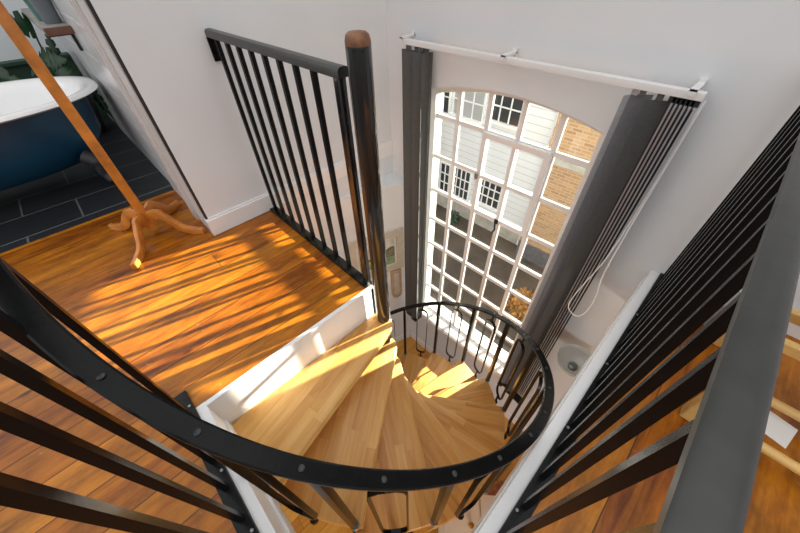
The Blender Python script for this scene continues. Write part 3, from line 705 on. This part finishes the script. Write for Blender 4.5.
# ------------------------------------------------------------------ outside
struct('ground', MB().box((-16, YW+TH, -5.75), (12, 22, -5.55)), M['ground'])
YB = 8.
def ext_window(parent, x0, x1, z0, z1, nx, nz, curtain=False):
    mb = MB(); f = .05
    mb.box((x0-f, YB-.05, z0-f), (x0, YB, z1+f)); mb.box((x1, YB-.05, z0-f), (x1+f, YB, z1+f)); mb.box((x0, YB-.05, z1), (x1, YB, z1+f)); mb.box((x0-f-.05, YB-.10, z0-f-.03), (x1+f+.05, YB, z0))
    for k in range(1, nx): xx = x0+(x1-x0)*k/nx; mb.box((xx-.016, YB-.04, z0), (xx+.016, YB, z1))
    for k in range(1, nz): zz = z0+(z1-z0)*k/nz; mb.box((x0, YB-.04, zz-.016), (x1, YB, zz+.016))
    w_ = obj('window', mb, M['ext_frame'], parent)
    obj('pane', MB().box((x0, YB-.018, z0), (x1, YB-.002, z1)), M['ext_curtain'] if curtain else M['ext_glass'], w_)
hs = thing('house', 'white weatherboarded house with multi-pane windows across the courtyard', 'building', (-4.8, YB, -5.55))
obj('wall', MB().box((-6.72, YB, -5.55), (-2.88, 11.5, -.75)), M['ext_white'], hs)
obj('roof', MB().prism_axis([(YB-.2, -.75), (11.7, -.75), (11.7, -.70), (9.75, .0), (YB-.2, -.70)], -6.72, -2.88, 'X'), M['roof'], hs)
obj('plinth', MB().box((-6.7, YB-.04, -5.55), (-2.88, YB, -5.1)), M['stone'], hs)
ext_window(hs, -6.02, -5.02, -2.25, -1.0, 3, 3, True); ext_window(hs, -4.80, -3.92, -2.10, -1.0, 3, 3); ext_window(hs, -6.62, -6.20, -2.3, -1.0, 2, 3)
ext_window(hs, -6.30, -5.95, -4.9, -3.9, 2, 3); ext_window(hs, -5.80, -5.12, -4.85, -3.85, 4, 3); ext_window(hs, -4.78, -3.98, -4.66, -3.80, 4, 3)
mb = MB(); mb.tube([(-3.0, YB-.06, -5.5), (-3.0, YB-.06, -.9)], .045, 10); obj('drainpipe', mb, M['ext_frame'], hs)
bk = thing('house', 'tan brick house wall at the right of the arched window view', 'building', (-1, 7.7, -5.55))
obj('wall', MB().box((-2.86, 7.6, -5.55), (5.0, 11.5, -.75)), M['ext_brick'], bk)
obj('roof', MB().box((-2.86, 7.5, -.75), (5.1, 11.6, -.60)), M['roof'], bk)
obj('plinth', MB().box((-2.86, 7.57, -5.55), (5.0, 7.60, -5.0)), M['roof'], bk)
obj('stone_band', MB().box((-2.86, 7.56, -2.5), (5.0, 7.6, -2.35)), M['stone'], bk)
bk2 = thing('house', 'narrow tan brick wall seen beside the left blind through the window', 'building', (-8.5, 7.7, -5.55))
obj('wall', MB().box((-12, 7.5, -5.55), (-6.75, 11.5, -.75)), M['ext_brick'], bk2)
obj('roof', MB().box((-12.1, 7.4, -.75), (-6.75, 11.6, -.60)), M['roof'], bk2)
def bush(x, y, z, r, n, mat, label, seed):
    t = thing('shrub', label, 'shrub', (x, y, z)); rnd = random.Random(seed)
    mb = MB()
    for k in range(5):
        a = rnd.random()*6.28; mb.tube([(x, y, z), (x+cos(a)*r*.4, y+sin(a)*r*.4, z+r*.8), (x+cos(a)*r*.7, y+sin(a)*r*.7, z+r*1.5)], [.02, .015, .006], 6)
    obj('branches', mb, M['stem'], t)
    mb = MB()
    for k in range(n):
        v = Vector((rnd.gauss(0, 1), rnd.gauss(0, 1), rnd.gauss(0, 1))).normalized()*r*rnd.random()**.4
        c = Vector((x, y, z+r))+v; u = Vector((rnd.gauss(0, 1), rnd.gauss(0, 1), rnd.gauss(0, 1))).normalized(); w = u.orthogonal().normalized(); s_ = .06
        vs = [mb.bm.verts.new(q) for q in (c-u*s_, c+w*s_*.5, c+u*s_, c-w*s_*.5)]; mb.bm.faces.new(vs)
    obj('foliage', mb, mat, t)
bush(-1.55, 5.6, -5.55, .42, 500, M['autumn'], 'orange leaved shrub in the dark courtyard outside the window', 3)
bush(-5.2, 7.4, -5.55, .25, 200, M['leaf'], 'low dark shrub at the foot of the white house', 4)

# ------------------------------------------------------------------ light
W_ = bpy.data.worlds.new('sky'); S.world = W_; W_.use_nodes = True; nt = W_.node_tree
bg = nt.nodes['Background']
tc = nt.nodes.new('ShaderNodeTexCoord'); sp = nt.nodes.new('ShaderNodeSeparateXYZ'); nt.links.new(tc.outputs['Generated'], sp.inputs[0])
cr = nt.nodes.new('ShaderNodeValToRGB'); nt.links.new(math_node(nt, 'MULTIPLY_ADD', sp.outputs['Z'], .5, .5), cr.inputs['Fac'])
cr.color_ramp.elements[0].position = .42; cr.color_ramp.elements[0].color = (.16, .155, .15, 1)
cr.color_ramp.elements[1].position = .80; cr.color_ramp.elements[1].color = (1., 1., 1., 1)
e = cr.color_ramp.elements.new(.53); e.color = (.58, .58, .60, 1)
nt.links.new(cr.outputs['Color'], bg.inputs['Color']); bg.inputs['Strength'].default_value = 1.25
lamp = bpy.data.lights.new('fill_light_downstairs', 'POINT'); lamp.energy = 55.; lamp.shadow_soft_size = .30; lamp.color = (1., .93, .82)  # added unseen fill light to brighten the dim lower room, no fixture
lo = bpy.data.objects.new('fill_light_downstairs', lamp); COL.objects.link(lo); lo.location = (1.7, -.7, -.75)
sun = bpy.data.lights.new('sun', 'SUN'); sun.energy = 38.; sun.angle = rad(.6); sun.color = (1., .91, .74)
so = bpy.data.objects.new('sun', sun); COL.objects.link(so)
dirv = Vector((-.265, -.965, -.245)); so.rotation_euler = dirv.to_track_quat('-Z', 'Y').to_euler(); so.location = (3, 12, 6)

# ------------------------------------------------------------------ camera
cam = bpy.data.cameras.new('camera'); co = bpy.data.objects.new('camera', cam); COL.objects.link(co)
R = Matrix(((0.69944469, -0.49347963, 0.5169671), (0.71438687, 0.50370432, -0.48572972), (-0.02070084, 0.70905558, 0.70484868)))
co.matrix_world = Matrix.Translation((0, 0, 1.25)) @ R.to_4x4()
cam.sensor_width = 36.; cam.lens = 322.04/800*36.; cam.clip_start = .02; cam.clip_end = 200
S.camera = co
vs = S.view_settings; vs.view_transform = 'Standard'; vs.look = 'None'; vs.exposure = 0.; vs.gamma = 1.; vs.use_curve_mapping = False
